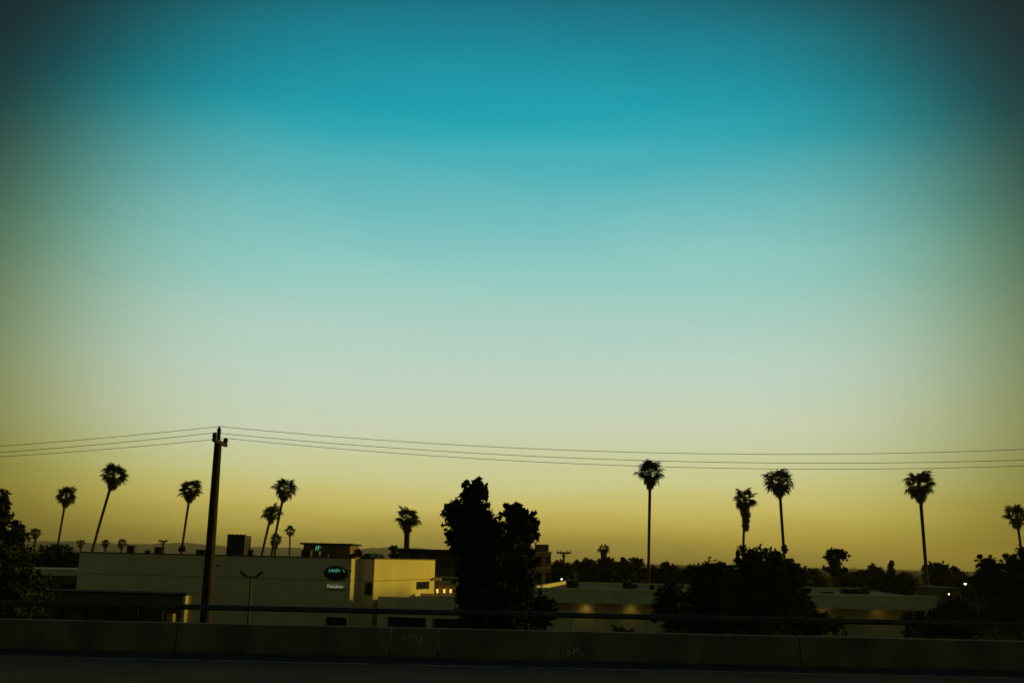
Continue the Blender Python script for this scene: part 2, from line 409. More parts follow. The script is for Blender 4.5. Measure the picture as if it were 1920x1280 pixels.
# main wall: two rows of tilt-up panels with a recessed joint between
nc = 5
DOOR = (on_wall(650, 1160, CM, uL)[0], on_wall(610, 1160, CM, uL)[0], on_wall(640, 1157, CM, uL)[1])
for i in range(nc):
    a, b = t_end * i / nc, t_end * (i + 1) / nc
    MB().wbox(CM, uL, nL, a + .004, b - .004, -.3, 0, ZJ + .02, ROOF).build('wall_panel', 'cream', dealer)
    if i == 0:
        w = MB().wbox(CM, uL, nL, a + .004, DOOR[0], -.3, 0, GZ, ZJ - .02)
        w.wbox(CM, uL, nL, DOOR[0], DOOR[1], -.3, 0, DOOR[2], ZJ - .02); w.wbox(CM, uL, nL, DOOR[1], b - .004, -.3, 0, GZ, ZJ - .02)
        w.build('wall_panel', 'cream', dealer)
        dr = MB().wbox(CM, uL, nL, DOOR[0], DOOR[1], -.3, -.22, GZ, DOOR[2]).build('garage_door', 'dgrey', dealer)
        for k in range(5):
            z = GZ + (DOOR[2] - GZ) * (k + .5) / 5
            MB().wbox(CM, uL, nL, DOOR[0] + .03, DOOR[1] - .03, -.218, -.2, z - .32, z + .32).build('door_slat', 'dgrey', dr)
    else:
        MB().wbox(CM, uL, nL, a + .004, b - .004, -.3, 0, GZ, ZJ - .02).build('wall_panel', 'cream', dealer)
MB().wbox(CM, uL, nL, .02, t_end, -.31, .04, ROOF + .002, ROOF + .09).build('coping', 'coping', dealer)
# return face, recessed bay and sunlit side wall
for z0, z1 in ((GZ, ZJ - .02), (ZJ + .02, ROOF)):
    MB().wbox(CM, nL, nR, -SET, -.302, -.3, 0, z0, z1).build('wall_panel', 'cream', dealer)
WIN = (on_wall(700, 1100, C0, uL)[0], on_wall(685, 1100, C0, uL)[0], on_wall(692, 1114, C0, uL)[1], on_wall(692, 1091, C0, uL)[1])
MB().wbox(C0, uL, nL, .302, t_rec - .002, -.3, 0, ZJ + .02, ROOF - .003).build('wall_panel', 'cream', dealer)
w0, w1 = max(WIN[0], .45), WIN[1]
w = MB().wbox(C0, uL, nL, .302, w0, -.3, 0, GZ, ZJ - .02); w.wbox(C0, uL, nL, w1, t_rec - .002, -.3, 0, GZ, ZJ - .02)
w.wbox(C0, uL, nL, w0, w1, -.3, 0, GZ, WIN[2]); w.wbox(C0, uL, nL, w0, w1, -.3, 0, WIN[3], ZJ - .02) if WIN[3] < ZJ - .05 else None
w.build('wall_panel', 'cream', dealer)
wn = MB().wbox(C0, uL, nL, .08, w1 + .04, .002, .04, WIN[2] - .05, min(WIN[3], ZJ - .025)).build('window', 'frame', dealer)
MB().wbox(C0, uL, nL, .13, w1 - .01, .042, .05, WIN[2], min(WIN[3], ZJ - .025) - .06).build('pane', 'glass', wn)
MB().wbox(C0, uL, nL, .0, t_rec - .01, -.31, .04, ROOF + .002, ROOF + .09).build('coping', 'coping', dealer)
W2 = [on_wall(780.5, 1095, C0, vR)[0], on_wall(805, 1095, C0, vR)[0], on_wall(790, 1104.5, C0, vR)[1], on_wall(790, 1089.5, C0, vR)[1]]
z_j2 = on_wall(740, 1092, C0, vR)[1]
nb = 2; cut = [0, W2[0] - 1.2, d_end]
MB().wbox(C0, vR, nR, 0, cut[1] - .004, -.3, 0, ZJ + .02, ROOF).build('wall_panel', 'cream', dealer)
MB().wbox(C0, vR, nR, 0, cut[1] - .004, -.3, 0, GZ, ZJ - .02).build('wall_panel', 'cream', dealer)
w = MB()
W2[3] = min(W2[3], ZJ - .05)
MB().wbox(C0, vR, nR, cut[1] + .004, d_end, -.3, 0, ZJ + .02, ROOF).build('wall_panel', 'cream', dealer)
for (a, b, z0, z1) in ((cut[1] + .004, W2[0], GZ, ZJ - .02), (W2[1], d_end, GZ, ZJ - .02), (W2[0], W2[1], GZ, W2[2]), (W2[0], W2[1], W2[3], ZJ - .02)):
    w.wbox(C0, vR, nR, a, b, -.3, 0, z0, z1)
w.build('wall_panel', 'cream', dealer)
win = MB().wbox(C0, vR, nR, W2[0] + .002, W2[1] - .002, -.2, -.14, W2[2] + .002, W2[3] - .002).build('window', 'frame', dealer)
wm = (W2[0] + W2[1]) / 2
for a, b in ((W2[0] + .06, wm - .04), (wm + .04, W2[1] - .06)):
    MB().wbox(C0, vR, nR, a, b, -.138, -.12, W2[2] + .07, W2[3] - .07).build('pane', 'glass', win)
MB().wbox(C0, vR, nR, -.04, d_end + .02, -.31, .04, ROOF + .002, ROOF + .09).build('coping', 'coping', dealer)
zl = on_wall(815, 1085, C0, vR)[1]
MB().wbox(C0, vR, nR, d_end - .5, d_end - .35, .0, .75, zl - .10, zl + .12).build('bracket_sign', 'pale', dealer)
MB().wbox(CM, uL, nL, *[on_wall(p, 1059, CM, uL)[0] for p in (410, 406)], .0, .12, on_wall(408, 1061, CM, uL)[1], on_wall(408, 1058, CM, uL)[1]).build('vent_cap', 'coping', dealer)
MB().wbox(CM, uL, nL, *[on_wall(p, 1069, CM, uL)[0] for p in (660, 657)], .0, .2, on_wall(658, 1071, CM, uL)[1], on_wall(658, 1068, CM, uL)[1]).build('wall_lamp', 'coping', dealer)

# oval sign and lettering on the main wall
rt = -uL
tl, zc = on_wall(631, 1074, CM, uL)
SP = CM + uL * tl + nL * .02; SP.z = zc
oval = empty('oval_sign', SP, 'dark green oval sign with lit letters on the cream dealership wall', 'sign')
def disc(name, rx, rz, n0, n1, ma, parent, seg=40):
    mb = MB(); b = []
    for nn in (n0, n1):
        for k in range(seg):
            a = 2 * math.pi * k / seg
            p = SP + rt * (rx * math.cos(a)) + Vector((0, 0, rz * math.sin(a))) + nL * nn
            mb.v.append(tuple(p))
    mb.f.append(tuple(range(seg))); mb.f.append(tuple(seg + k for k in reversed(range(seg))))
    for k in range(seg):
        j = (k + 1) % seg; mb.f.append((k, k + seg, j + seg, j))
    return mb.build(name, ma, parent)
SW = (on_wall(609, 1074, CM, uL)[0] - on_wall(653, 1074, CM, uL)[0]) / 2
SH = SW * .60
disc('sign_rim', SW, SH, 0, .16, 'oval_rim', oval); disc('sign_face', SW * .955, SH * .93, .161, .20, 'oval', oval)
text_mesh('sign_letters', 'LAND-', SP + rt * (-SW * .56) + Vector((0, 0, SH * .16)) + nL * .215, rt, SW * 1.0, 'teal_lit', oval, .012, .25)
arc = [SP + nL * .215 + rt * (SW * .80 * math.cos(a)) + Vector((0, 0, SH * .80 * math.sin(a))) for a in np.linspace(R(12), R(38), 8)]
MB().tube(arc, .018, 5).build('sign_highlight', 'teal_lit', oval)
tl2, zb = on_wall(615, 1101, CM, uL)
LP_ = CM + uL * tl2 + nL * .04; LP_.z = zb
let = empty('wall_lettering', LP_, 'small pale letters reading Pasadena below the oval sign', 'lettering')
wdt = tl2 - on_wall(645, 1100, CM, uL)[0]
text_mesh('letters', 'Pasadena', LP_ + nL * .12, rt, wdt, 'dim_lit', let, .03)
MB().wbox(LP_, rt, nL, -.14, wdt + .14, -.02, .06, zb - .12, zb - .04).build('letter_rail', 'coping', let)

# low annex against the sunlit wall
ZA = on_wall(711, 1117.5, C0, uL)[1]
annex = empty('garage_annex', (C0.x + 3, C0.y, GZ), 'low flat-roofed garage annex with dark bays beside the sunlit wall', 'building')
AX = 9.0
PA = C0 + nR * .42 + nL * .05
MB().wbox(PA, nR, nL, 0, AX, -9.5, -.3, ZA - .25, ZA - .2).build('roof', 'roofing', annex)
MB().wbox(PA, nR, nL, 0, AX, -.3, 0, -2.45, ZA).build('fascia', 'tan', annex)
MB().wbox(PA, nR, nL, AX - .25, AX, -9.5, -.302, GZ, ZA - .002).build('side_wall', 'tan', annex)
MB().wbox(PA, nR, nL, .0, AX - .26, -9.5, -9.25, GZ, ZA - .004).build('back_wall', 'tan', annex)
for a, b in ((0, .8), (3.8, 4.3), (7.4, AX - .26)):
    MB().wbox(PA, nR, nL, a, b, -.3, -.004, GZ, -2.452).build('pier', 'tan', annex)
for a, b in ((.8, 3.8), (4.3, 7.4)):
    dr = MB().wbox(PA, nR, nL, a + .01, b - .01, -.5, -.42, GZ, -2.46).build('bay_door', 'dgrey', annex)
    for k in range(4):
        z = GZ + (-2.46 - GZ) * (k + .5) / 4
        MB().wbox(PA, nR, nL, a + .05, b - .05, -.418, -.395, z - .33, z + .33).build('door_panel', 'dgrey', dr)
rnd = random.Random(2)
for k in range(2):
    p = PA + nR * (4.8 + k * 2.2) - nL * (5 + k); p.z = ZA - .2
    u_ = empty('roof_vent', p, ('squat' if k else 'wider') + ' metal vent box on the garage annex roof', 'vent')
    MB().box((p.x - .4 - .2 * k, p.y - .4, p.z), (p.x + .4, p.y + .4, p.z + .3)).build('vent_body', 'unit', u_)
    MB().box((p.x - .46 - .2 * k, p.y - .46, p.z + .302), (p.x + .46, p.y + .46, p.z + .36)).build('vent_hood', 'unitd', u_)

# rooftop screen with its side frame, and small units on the dealership roof
def on_roof(px, Y, z): 
    p = at(px, 1040, Y); p.z = z; return p
RZ = ROOF - .2
sl, sr = at(424, 1036, 96), at(459, 1036, 96)
ztop = at(442, 1001, 96).z
scr = empty('equipment_screen', ((sl.x + sr.x) / 2, 96, RZ), 'dark corrugated equipment screen on the dealership roof', 'screen')
nrib = 9
for k in range(nrib):
    a = sl.x + (sr.x - sl.x) * k / nrib; b = sl.x + (sr.x - sl.x) * (k + 1) / nrib; mid = (a + b) / 2
    p_ = MB().hexa([(a, 96.0), (a + .3 * (b - a), 95.9), (a + .7 * (b - a), 95.9), (b, 96.0), (b, 96.06), (a, 96.06)], RZ, ztop - .03 * (k % 2))
    p_.build('corrugated_sheet', 'sheet', scr)
MB().box((sl.x, 96.07, RZ), (sl.x + .1, 98, ztop - .1)).build('side_sheet', 'sheet', scr)
MB().box((sr.x - .1, 96.07, RZ), (sr.x, 98, ztop - .1)).build('side_sheet', 'sheet', scr)
MB().box((sl.x + .11, 97.9, RZ), (sr.x - .11, 98, ztop - .1)).build('back_sheet', 'sheet', scr)
fr = MB(); x2 = at(466, 1036, 96).x; z2 = at(466, 1010, 96).z
fr.tube([(x2, 96.3, RZ), (x2, 96.3, z2)], .045, 6); fr.tube([(sr.x, 96.3, (RZ + z2) / 2), (x2, 96.3, (RZ + z2) / 2)], .035, 6); fr.tube([(sr.x, 96.3, z2 - .5), (x2, 96.3, z2 - .5)], .035, 6)
fr.build('side_frame', 'sheet', scr)
units = [(246, 96, 14, 9, 'unitd', 'squat dark box unit at the hill end of the dealership roof'), (298, 95, 14, 9, 'unitd', 'dark box unit beside a crossarm pole on dealership roof'),
         (278, 98, 10, 4, 'unitd', 'very low dark curb unit on the dealership roof'), (378, 94, 17, 7, 'unitd', 'low rounded dark unit near the wooden pole on dealership roof'),
         (470, 94, 10, 8, 'unitd', 'small dark unit beside the corrugated screen'), (575, 92, 17, 13, 'unitd', 'dark cabinet in front of the brown hotel tower'),
         (594, 91, 11, 12, 'unit', 'pale tan cabinet with dark louvre under the lit green sign'), (610, 91, 11, 6, 'unitd', 'low dark unit next to the pale cabinet')]
TOPS = {246: 1023, 298: 1026, 278: 1032, 378: 1031, 470: 1031, 575: 1032, 594: 1034, 610: 1040}
for px, Y, w_, h_, ma, lab in units:
    p = on_roof(px, Y, RZ); k = Y / F_PX
    hh = max(.4, at(px, TOPS[px], Y).z - RZ); ww = w_ * k / 2
    e = empty('roof_unit', p, lab, 'roof unit')
    MB().box((p.x - ww, p.y - ww, RZ + .08), (p.x + ww, p.y + ww, RZ + hh)).build('unit_body', ma, e)
    MB().box((p.x - ww * .9, p.y - ww * .9, RZ), (p.x + ww * .9, p.y + ww * .9, RZ + .078)).build('unit_curb', 'unitd', e)
    MB().box((p.x - ww * .5, p.y - ww - .03, RZ + hh * .45), (p.x + ww * .5, p.y - ww - .002, RZ + hh * .85)).build('louvre', 'dgrey', e)
    MB().box((p.x - ww * 1.06, p.y - ww * 1.06, RZ + hh + .002), (p.x + ww * 1.06, p.y + ww * 1.06, RZ + hh + .06)).build('unit_lid', ma, e)

# ------------------------------------------------------------------ low flat-roofed shed on the left, and lower wing
PS = at(352, 1112, 60.0); ZS = PS.z; PS.z = 0
d_s = Vector((-math.cos(R(5)), math.sin(R(5)), 0)); n_s = Vector((-d_s.y * -1, 0, 0)); n_s = Vector((-math.sin(R(5)), -math.cos(R(5)), 0))
ts = on_wall(70, 1103, PS, d_s)[0]
shed = empty('service_shed', (PS.x, PS.y, GZ), 'long low flat-roofed service shed in front of the cream wall', 'building')
MB().wbox(PS, d_s, n_s, 0, ts, -2.2, .25, ZS - .12, ZS).build('roof_slab', 'dgrey', shed)
MB().wbox(PS, d_s, n_s, .1, ts - .1, -.3, .1, ZS - .95, ZS - .122).build('fascia', 'hotel', shed)
MB().wbox(PS, d_s, n_s, .02, .2, -.25, .2, GZ, ZS - .122).build('corner_post', 'pale', shed)
for k in range(1, 6):
    a = ts * k / 6; MB().wbox(PS, d_s, n_s, a - .1, a + .1, -.22, -.02, GZ, ZS - .952).build('post', 'dgrey', shed)
MB().wbox(PS, d_s, n_s, .6, ts - .1, -2.1, -1.5, GZ, ZS - .13).build('back_wall', 'hotel', shed)
for k in range(6):
    a = ts * (k + .25) / 6; MB().wbox(PS, d_s, n_s, a, a + ts / 14, -1.49, -1.42, GZ + 1.0, GZ + 2.8).build('window', 'glass', shed)
MB().wbox(PS, d_s, n_s, 1.0, 1.35, -1.0, -.6, GZ, on_wall(320, 1155, PS, d_s)[1] + .1).build('fuse_box', 'pale', shed)
PWg = at(147, 1066, 100.0); zt_ = at(100, 1066, 100).z
wing = empty('low_wing_building', (PWg.x - 4, 101, GZ), 'low building with a tan roof band beyond the dealership end', 'building')
MB().box((PWg.x - 9, 100, GZ), (PWg.x + 1, 108, zt_ - .62)).build('wall', 'hotel', wing)
MB().box((PWg.x - 9.2, 99.8, zt_ - .6), (PWg.x + 1.2, 108.2, zt_)).build('roof_band', 'tan', wing)
for k in range(4):
    MB().box((PWg.x - 8.4 + 2.3 * k, 99.93, zt_ - 2.6), (PWg.x - 6.9 + 2.3 * k, 99.99, zt_ - 1.3)).build('window', 'glass', wing)

# ------------------------------------------------------------------ parking-lot lamp with two heads
b_ = at(468, 1160, 55.0); tp = at(471.5, 1080, 55.0)
lamp = empty('lot_lamp', (tp.x, 55, GZ), 'double-headed parking lot lamp on slim pole in front of dealership', 'lamp post')
MB().tube([(tp.x, 55, GZ), (tp.x, 55, tp.z)], [.075, .055], 10).build('lamp_pole', 'steel', lamp)
MB().tube([(tp.x - .26, 55, tp.z - .02), (tp.x + .26, 55, tp.z - .02)], .03, 8).build('lamp_arm', 'steel', lamp)
for s in (-1, 1):
    h = MB(); base = Vector((tp.x + s * .26, 55, tp.z - .03)); dr_ = Vector((s * .72, 0, .62)).normalized(); up = Vector((-s * .62, 0, .72))
    for q in (0, .46):
        for a, b2 in ((-.16, -.05), (.16, -.05), (.11, .06), (-.11, .06)):
            h.v.append(tuple(base + dr_ * q + Vector((0, a, 0)) + up * b2))
    h.f = [(0, 1, 2, 3), (7, 6, 5, 4), (0, 4, 5, 1), (1, 5, 6, 2), (2, 6, 7, 3), (3, 7, 4, 0)]
    h.build('lamp_head', 'dgrey', lamp)

# ------------------------------------------------------------------ hotel behind the dealership
HY = 128.0
hl, hr = at(568, 1040, HY), at(656, 1040, HY); hz = at(610, 1018, HY).z
tower = empty('hotel_tower', ((hl.x + hr.x) / 2, HY, GZ), 'brown hotel stair tower with overhanging flat roof and lit emblem', 'building')
xm = at(629, 1040, HY).x
MB().box((hl.x, HY, GZ), (xm - .01, HY + 7, hz - .2)).build('wall', 'brown', tower)
MB().box((xm + .01, HY - .06, GZ), (hr.x, HY + 7, hz - .2)).build('rust_wall', 'rust', tower)['label'] = 'rust red wall panel of the tower'
MB().box((hl.x - .35, HY - .5, hz - .198), (hr.x + .35, HY + 7.5, hz + .02)).build('roof_slab', 'dgrey', tower)
MB().box((at(591, 1030, HY).x, HY - .05, at(591, 1040, HY).z), (at(627, 1030, HY).x, HY - .002, hz - .35)).build('dark_panel', 'hotel', tower)
sg = at(595.5, 1027, HY); es = empty('lit_emblem', (sg.x, HY - .1, sg.z), 'lit green script letter H on the brown hotel tower', 'sign')
k = HY / F_PX
def stroke(pts): MB().tube([(sg.x + a * k, HY - .12, sg.z + b * k) for a, b in pts], .034, 6).build('letter_stroke', 'green_lit', es)
stroke([(-3.2, -4.5), (-2.2, 0), (-1.2, 4.5)]); stroke([(.8, -4.5), (1.6, 0), (2.4, 5)]); stroke([(-3.6, -.6), (0, .4), (3, 1.2), (6, 2.2)])

def storey_building(name, label, x0, x1, Y, depth, ztop, floors, wall, ncol, arches=False):
    e = empty(name, ((x0 + x1) / 2, Y, GZ), label, 'building')
    fh = (ztop - GZ) / floors
    MB().box((x0, Y + 1.2, GZ), (x1, Y + depth, ztop - .3)).build('wall', wall, e)
    for f in range(floors):
        z = GZ + fh * f
        if f > 0:
            MB().box((x0 - .1, Y, z - .12), (x1 + .1, Y + 1.19, z + .12)).build('balcony_slab', 'pale' if f < floors else 'hotel', e)
            MB().box((x0, Y + .02, z + .122), (x1, Y + .10, z + .95)).build('balcony_parapet', wall, e)
        for c in range(ncol):
            a = x0 + (x1 - x0) * (c + .2) / ncol; b = x0 + (x1 - x0) * (c + .75) / ncol
            w_ = MB().box((a, Y + 1.14, z + .2), (b, Y + 1.195, z + fh - .75)).build('window', 'frame', e)
            MB().box((a + .08, Y + 1.12, z + .28), (b - .08, Y + 1.138, z + fh - .83)).build('pane', 'glass', w_)
            MB().box((b + .12, Y + .2, z + (.125 if f else 0)), (b + .3, Y + 1.13, z + fh - .13)).build('divider', 'arcade' if f % 2 else wall, e)
    MB().box((x0 - .5, Y - .5, ztop - .3), (x1 + .5, Y + depth + .4, ztop)).build('roof', 'dgrey', e)
    return e
GY = 112.0
gx0, gx1 = at(743, 1060, GY).x, at(905, 1060, GY).x
hot = storey_building('hotel_block', 'dark three-storey hotel block with balconies and flat roof behind cream building', gx0, gx1, GY, 14, at(800, 1029, GY).z, 3, 'hotel', 6)
arc_y = 104.0
ax0, ax1 = at(816, 1100, arc_y).x, at(880, 1100, arc_y).x; az = at(840, 1093, arc_y).z
arcd = empty('arcade_building', ((ax0 + ax1) / 2, arc_y, GZ), 'low plaster arcade with arched openings in front of hotel block', 'building')
na = 4; aw = (ax1 - ax0) / na
for i in range(na):
    mb = MB(); x0, x1 = ax0 + aw * i + .004, ax0 + aw * (i + 1) - .004; c = (x0 + x1) / 2; rr = aw * .3; zs = az - 1.0 - rr
    mb.box((x0, arc_y, GZ), (c - rr, arc_y + .3, zs)); mb.box((c + rr, arc_y, GZ), (x1, arc_y + .3, zs))
    seg = 8
    for k_ in range(seg):
        a0, a1 = math.pi * k_ / seg, math.pi * (k_ + 1) / seg
        p0 = (c - rr * math.cos(a0), zs + rr * math.sin(a0)); p1 = (c - rr * math.cos(a1), zs + rr * math.sin(a1))
        n_ = len(mb.v)
        for yy in (arc_y, arc_y + .3): mb.v += [(p0[0], yy, p0[1]), (p1[0], yy, p1[1]), (p1[0], yy, az), (p0[0], yy, az)]
        mb.f += [(n_, n_ + 1, n_ + 2, n_ + 3), (n_ + 7, n_ + 6, n_ + 5, n_ + 4), (n_, n_ + 4, n_ + 5, n_ + 1), (n_ + 3, n_ + 2, n_ + 6, n_ + 7)]
    mb.box((x0, arc_y, zs), (c - rr, arc_y + .3, az)); mb.box((c + rr, arc_y, zs), (x1, arc_y + .3, az))
    mb.build('arch', 'arcade', arcd)
MB().box((ax0, arc_y + 2.5, GZ), (ax1, arc_y + 6, az - .05)).build('back_wall', 'hotel', arcd)
MB().box((ax0 - .2, arc_y - .2, az + .002), (ax1 + .2, arc_y + 6.2, az + .2)).build('roof', 'pale', arcd)
for px in (820, 833, 845):
    p = at(px, 1107, arc_y - .4)
    e = empty('lantern', (p.x, p.y, p.z), 'small lit yellow lantern hanging before the plaster arcade', 'lantern', 'lit lanterns of the arcade')
    MB().box((p.x - .09, p.y - .09, p.z - .2), (p.x + .09, p.y + .09, p.z + .18)).build('lantern_glass', 'warm_lit', e)
    MB().box((p.x - .12, p.y - .12, p.z + .182), (p.x + .12, p.y + .12, p.z + .24)).build('lantern_cap', 'dgrey', e)
    MB().tube([(p.x, p.y, p.z + .24), (p.x, p.y, az + .05), (p.x, arc_y - .2, az + .05)], .02, 5).build('lantern_bracket', 'dgrey', e)
# salmon wing of the hotel, right of the big tree
BY = 108.0
bx0, bx1 = at(985, 1060, BY).x, at(1033, 1060, BY).x
z_a, z_b, z_c = at(1020, 1036, BY).z, at(1020, 1065, BY).z, at(1015, 1020, BY).z
bw = empty('salmon_wing', ((bx0 + bx1) / 2, BY, GZ), 'salmon brick hotel wing with pale bands and rooftop box', 'building')
MB().box((bx0, BY, GZ), (bx1, BY + 9, z_b)).build('lower_wall', 'arcade', bw)
MB().box((bx0 - .06, BY - .06, z_b + .002), (bx1 + .06, BY + 9, z_b + .14)).build('pale_band', 'pale', bw)
MB().box((bx0, BY, z_b + .142), (bx1, BY + 9, z_a)).build('upper_wall', 'brick', bw)
MB().box((bx0 - .08, BY - .08, z_a + .002), (bx1 + .08, BY + 9, z_a + .12)).build('roof_band', 'pale', bw)
MB().box((at(1004, 1030, BY).x, BY + .4, z_a + .122), (at(1029, 1030, BY).x, BY + 3, z_c)).build('rooftop_box', 'hotel', bw)
for k in range(3):
    a = bx0 + .3 + k * .9
    for z0, z1 in ((z_b + .5, z_a - .35), (z_b - 1.6, z_b - .4), (z_b - 3.6, z_b - 2.2)):
        w_ = MB().box((a, BY - .03, z0), (a + .5, BY - .002, z1)).build('window', 'frame', bw)
        MB().box((a + .05, BY - .045, z0 + .06), (a + .45, BY - .032, z1 - .06)).build('pane', 'glass', w_)
# house with two arched dormers behind the dealership roof
DY = 118.0
dx0, dx1 = at(668, 1040, DY).x, at(718, 1040, DY).x; dz = at(690, 1037, DY).z
dh = empty('dormer_house', ((dx0 + dx1) / 2, DY, GZ), 'dark-roofed house with two arched sunlit dormers', 'house')
MB().box((dx0, DY, GZ), (dx1, DY + 8, dz - 1.2)).build('wall', 'hotel', dh)
rf = MB(); rf.v = [(dx0 - .3, DY - .3, dz - 1.198), (dx1 + .3, DY - .3, dz - 1.198), (dx1 + .3, DY + 8.3, dz - 1.198), (dx0 - .3, DY + 8.3, dz - 1.198), (dx0 + .6, DY + 3, dz), (dx1 - .6, DY + 3, dz)]
rf.f = [(0, 1, 5, 4), (1, 2, 5), (2, 3, 4, 5), (3, 0, 4), (3, 2, 1, 0)]; rf.build('roof', 'dgrey', dh)
for pc in (697, 706.5):
    c = at(pc, 1043, DY - .4); rr = 4.2 * DY / F_PX; mb = MB(); seg = 10
    for yy in (DY - .45, DY + 2): mb.v += [(c.x + rr * math.cos(math.pi * k_ / seg), yy, c.z - .1 + rr * 1.5 * math.sin(math.pi * k_ / seg)) for k_ in range(seg + 1)]
    n_ = seg + 1; mb.f = [tuple(reversed(range(n_))), tuple(n_ + k_ for k_ in range(n_))] + [(k_, k_ + 1, n_ + k_ + 1, n_ + k_) for k_ in range(seg)]
    mb.build('dormer', 'pale', dh)

# ------------------------------------------------------------------ long tan building with soffit lights
TY = 70.0
P1 = at(1003, 1107, TY); P2 = at(1755, 1107, TY)
ZF1 = at(1130, 1108, TY).z; ZF0 = at(1130, 1131, TY).z
tan = empty('tan_panel_building', ((P1.x + P2.x) / 2, TY, GZ), 'long low tan panel building with deep fascia and soffit lamps', 'building')
xs = [P1.x + (P2.x - P1.x) * i / 6 for i in range(7)]
for a, b in zip(xs[:-1], xs[1:]):
    MB().box((a + .004, TY, ZF0), (b - .004, TY + .25, ZF1)).build('fascia_panel', 'tan', tan)
MB().box((P1.x - .08, TY - .1, ZF1 + .002), (P2.x + .08, TY + .3, ZF1 + .16)).build('coping', 'tan', tan)
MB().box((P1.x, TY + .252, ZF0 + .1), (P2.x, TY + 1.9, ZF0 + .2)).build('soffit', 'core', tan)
wj = [1003, 1071, 1116, 1164, 1209, 1290, 1370, 1450, 1530, 1598, 1650, 1699, 1755]
wx = [at(p, 1150, TY + 1.9).x for p in wj]
for a, b in zip(wx[:-1], wx[1:]):
    MB().box((a + .02, TY + 1.9, GZ), (b - .02, TY + 2.15, ZF0 + .3)).build('wall_panel', 'tan', tan)
MB().box((wx[0], TY + 2.2, GZ), (wx[-1], TY + 20, ZF1 - .12)).build('wall_core', 'core', tan)
q0 = (P1.x + .01, TY + .3); q1 = (at(1061, 1089, 92).x, 92.0); q2 = (P2.x + 3.0, 92.0); q3 = (P2.x - .01, TY + .3)
MB().hexa([q0, q3, q2, q1], ZF1 - .1, ZF1 - .03).build('roof', 'roofing', tan)
pw = MB(); pw.hexa([(q0[0] - .12, q0[1]), (q0[0] + .12, q0[1]), (q1[0] + .12, q1[1]), (q1[0] - .12, q1[1])], ZF1 - .02, ZF1 + .24); pw.build('side_parapet', 'cream', tan)
MB().box((q1[0] + .14, 91.8, ZF1 - .02), (q2[0], 92.0, ZF1 + .16)).build('rear_parapet', 'cream', tan)
for px, e_ in ((1100, 4), (1184, 2.8), (1545, .4), (1650, .4)):
    p = at(px, 1130, TY + 1.45)
    f_ = MB().box((p.x - .12, p.y - .1, ZF0 + .0), (p.x + .12, p.y + .14, ZF0 + .098)).build('soffit_lamp', 'warm_lit', tan)
    ld = bpy.data.lights.new('soffit_light', 'SPOT'); ld.energy = e_; ld.color = (1, .66, .08); ld.spot_size = R(110); ld.spot_blend = .8; ld.shadow_soft_size = .06
    lo = bpy.data.objects.new('soffit_light', ld); COL.objects.link(lo); lo.location = (p.x, p.y, ZF0 - .03)
    lo.rotation_euler = (R(18), 0, 0)
RT = ZF1 - .03
roof_items = [(1073, 74, 22, 17, 'dark tall unit at the sunlit parapet end of tan roof'), (1176, 76, 18, 15, 'dark upright unit on the tan roof beside a flat duct'), (1188, 79, 14, 9, 'flat dark duct box on the tan roof'),
              (1222, 74, 9, 11, 'narrow vent stack on the tan roof near tree foliage'), (1512, 74, 14, 12, 'rounded dark unit on the tan roof at tree edge'), (1550, 76, 20, 5, 'long flat dark unit on the tan roof'),
              (1585, 76, 18, 11, 'dark boxy unit paired with a second on tan roof'), (1604, 76, 14, 11, 'dark square unit with pale curb on tan roof'), (1621, 75, 14, 14, 'tallest dark unit at far group on tan roof')]
for px, Y, w_, h_, lab in roof_items:
    p = at(px, 1100, Y); k = Y / F_PX; ww, hh = w_ * k / 2, h_ * k
    e = empty('roof_unit', (p.x, Y, RT), lab, 'roof unit')
    MB().box((p.x - ww, Y - ww * .8, RT + .06), (p.x + ww, Y + ww * .8, RT + hh)).build('unit_body', 'unitd', e)
    MB().box((p.x - ww * 1.1, Y - ww * .9, RT), (p.x + ww * 1.1, Y + ww * .9, RT + .058)).build('unit_curb', 'pale', e)
    MB().tube([(p.x + ww * .4, Y, RT + hh), (p.x + ww * .4, Y, RT + hh + .16)], .05, 6).build('unit_stack', 'unit', e)
    MB().box((p.x - ww * .7, Y - ww * .8 - .02, RT + hh * .35), (p.x + ww * .3, Y - ww * .8 - .002, RT + hh * .8)).build('louvre', 'dgrey', e)

# lit lamps beyond the buildings
def street_lamp(px, py, Y, label, ma, s=1.0):
    p = at(px, py, Y); e = empty('street_lamp', (p.x + .9 * s, Y, GZ), label, 'street lamp')
    MB().tube([(p.x + .9 * s, Y, GZ), (p.x + .9 * s, Y, p.z + .1), (p.x + .6 * s, Y, p.z + .25), (p.x, Y, p.z + .2)], [.08, .06, .045, .04], 8).build('lamp_pole', 'steel', e)
    MB().box((p.x - .28, Y - .13, p.z + .06), (p.x + .22, Y + .13, p.z + .2)).build('lamp_head', 'dgrey', e)
    MB().tube([(p.x, Y - .02, p.z + .058), (p.x, Y - .02, p.z - .02), (p.x, Y - .02, p.z - .09)], [.12 * s, .11 * s, .05 * s], 10).build('lamp_lens', ma, e)
street_lamp(1809.5, 1094, 85, 'street lamp with bright yellow-white light beside dark trees', 'yel_lit', .9)
street_lamp(1779, 1113, 84, 'dimmer small lamp before a grey block beyond tan building', 'yel_lit', .45)
street_lamp(1053, 1085, 96, 'lit white lamp behind the sunlit parapet of tan building', 'white_lit', .7)
gb = at(1770, 1104, 90); gb2 = at(1800, 1104, 90)
e = empty('grey_block', ((gb.x + gb2.x) / 2, 90, GZ), 'small grey block building past the end of the tan building', 'building')
MB().box((gb.x, 90, GZ), (gb2.x, 96, gb.z)).build('wall', 'hotel', e); MB().box((gb.x - .15, 89.85, gb.z + .002), (gb2.x + .15, 96.1, gb.z + .15)).build('roof', 'unitd', e)
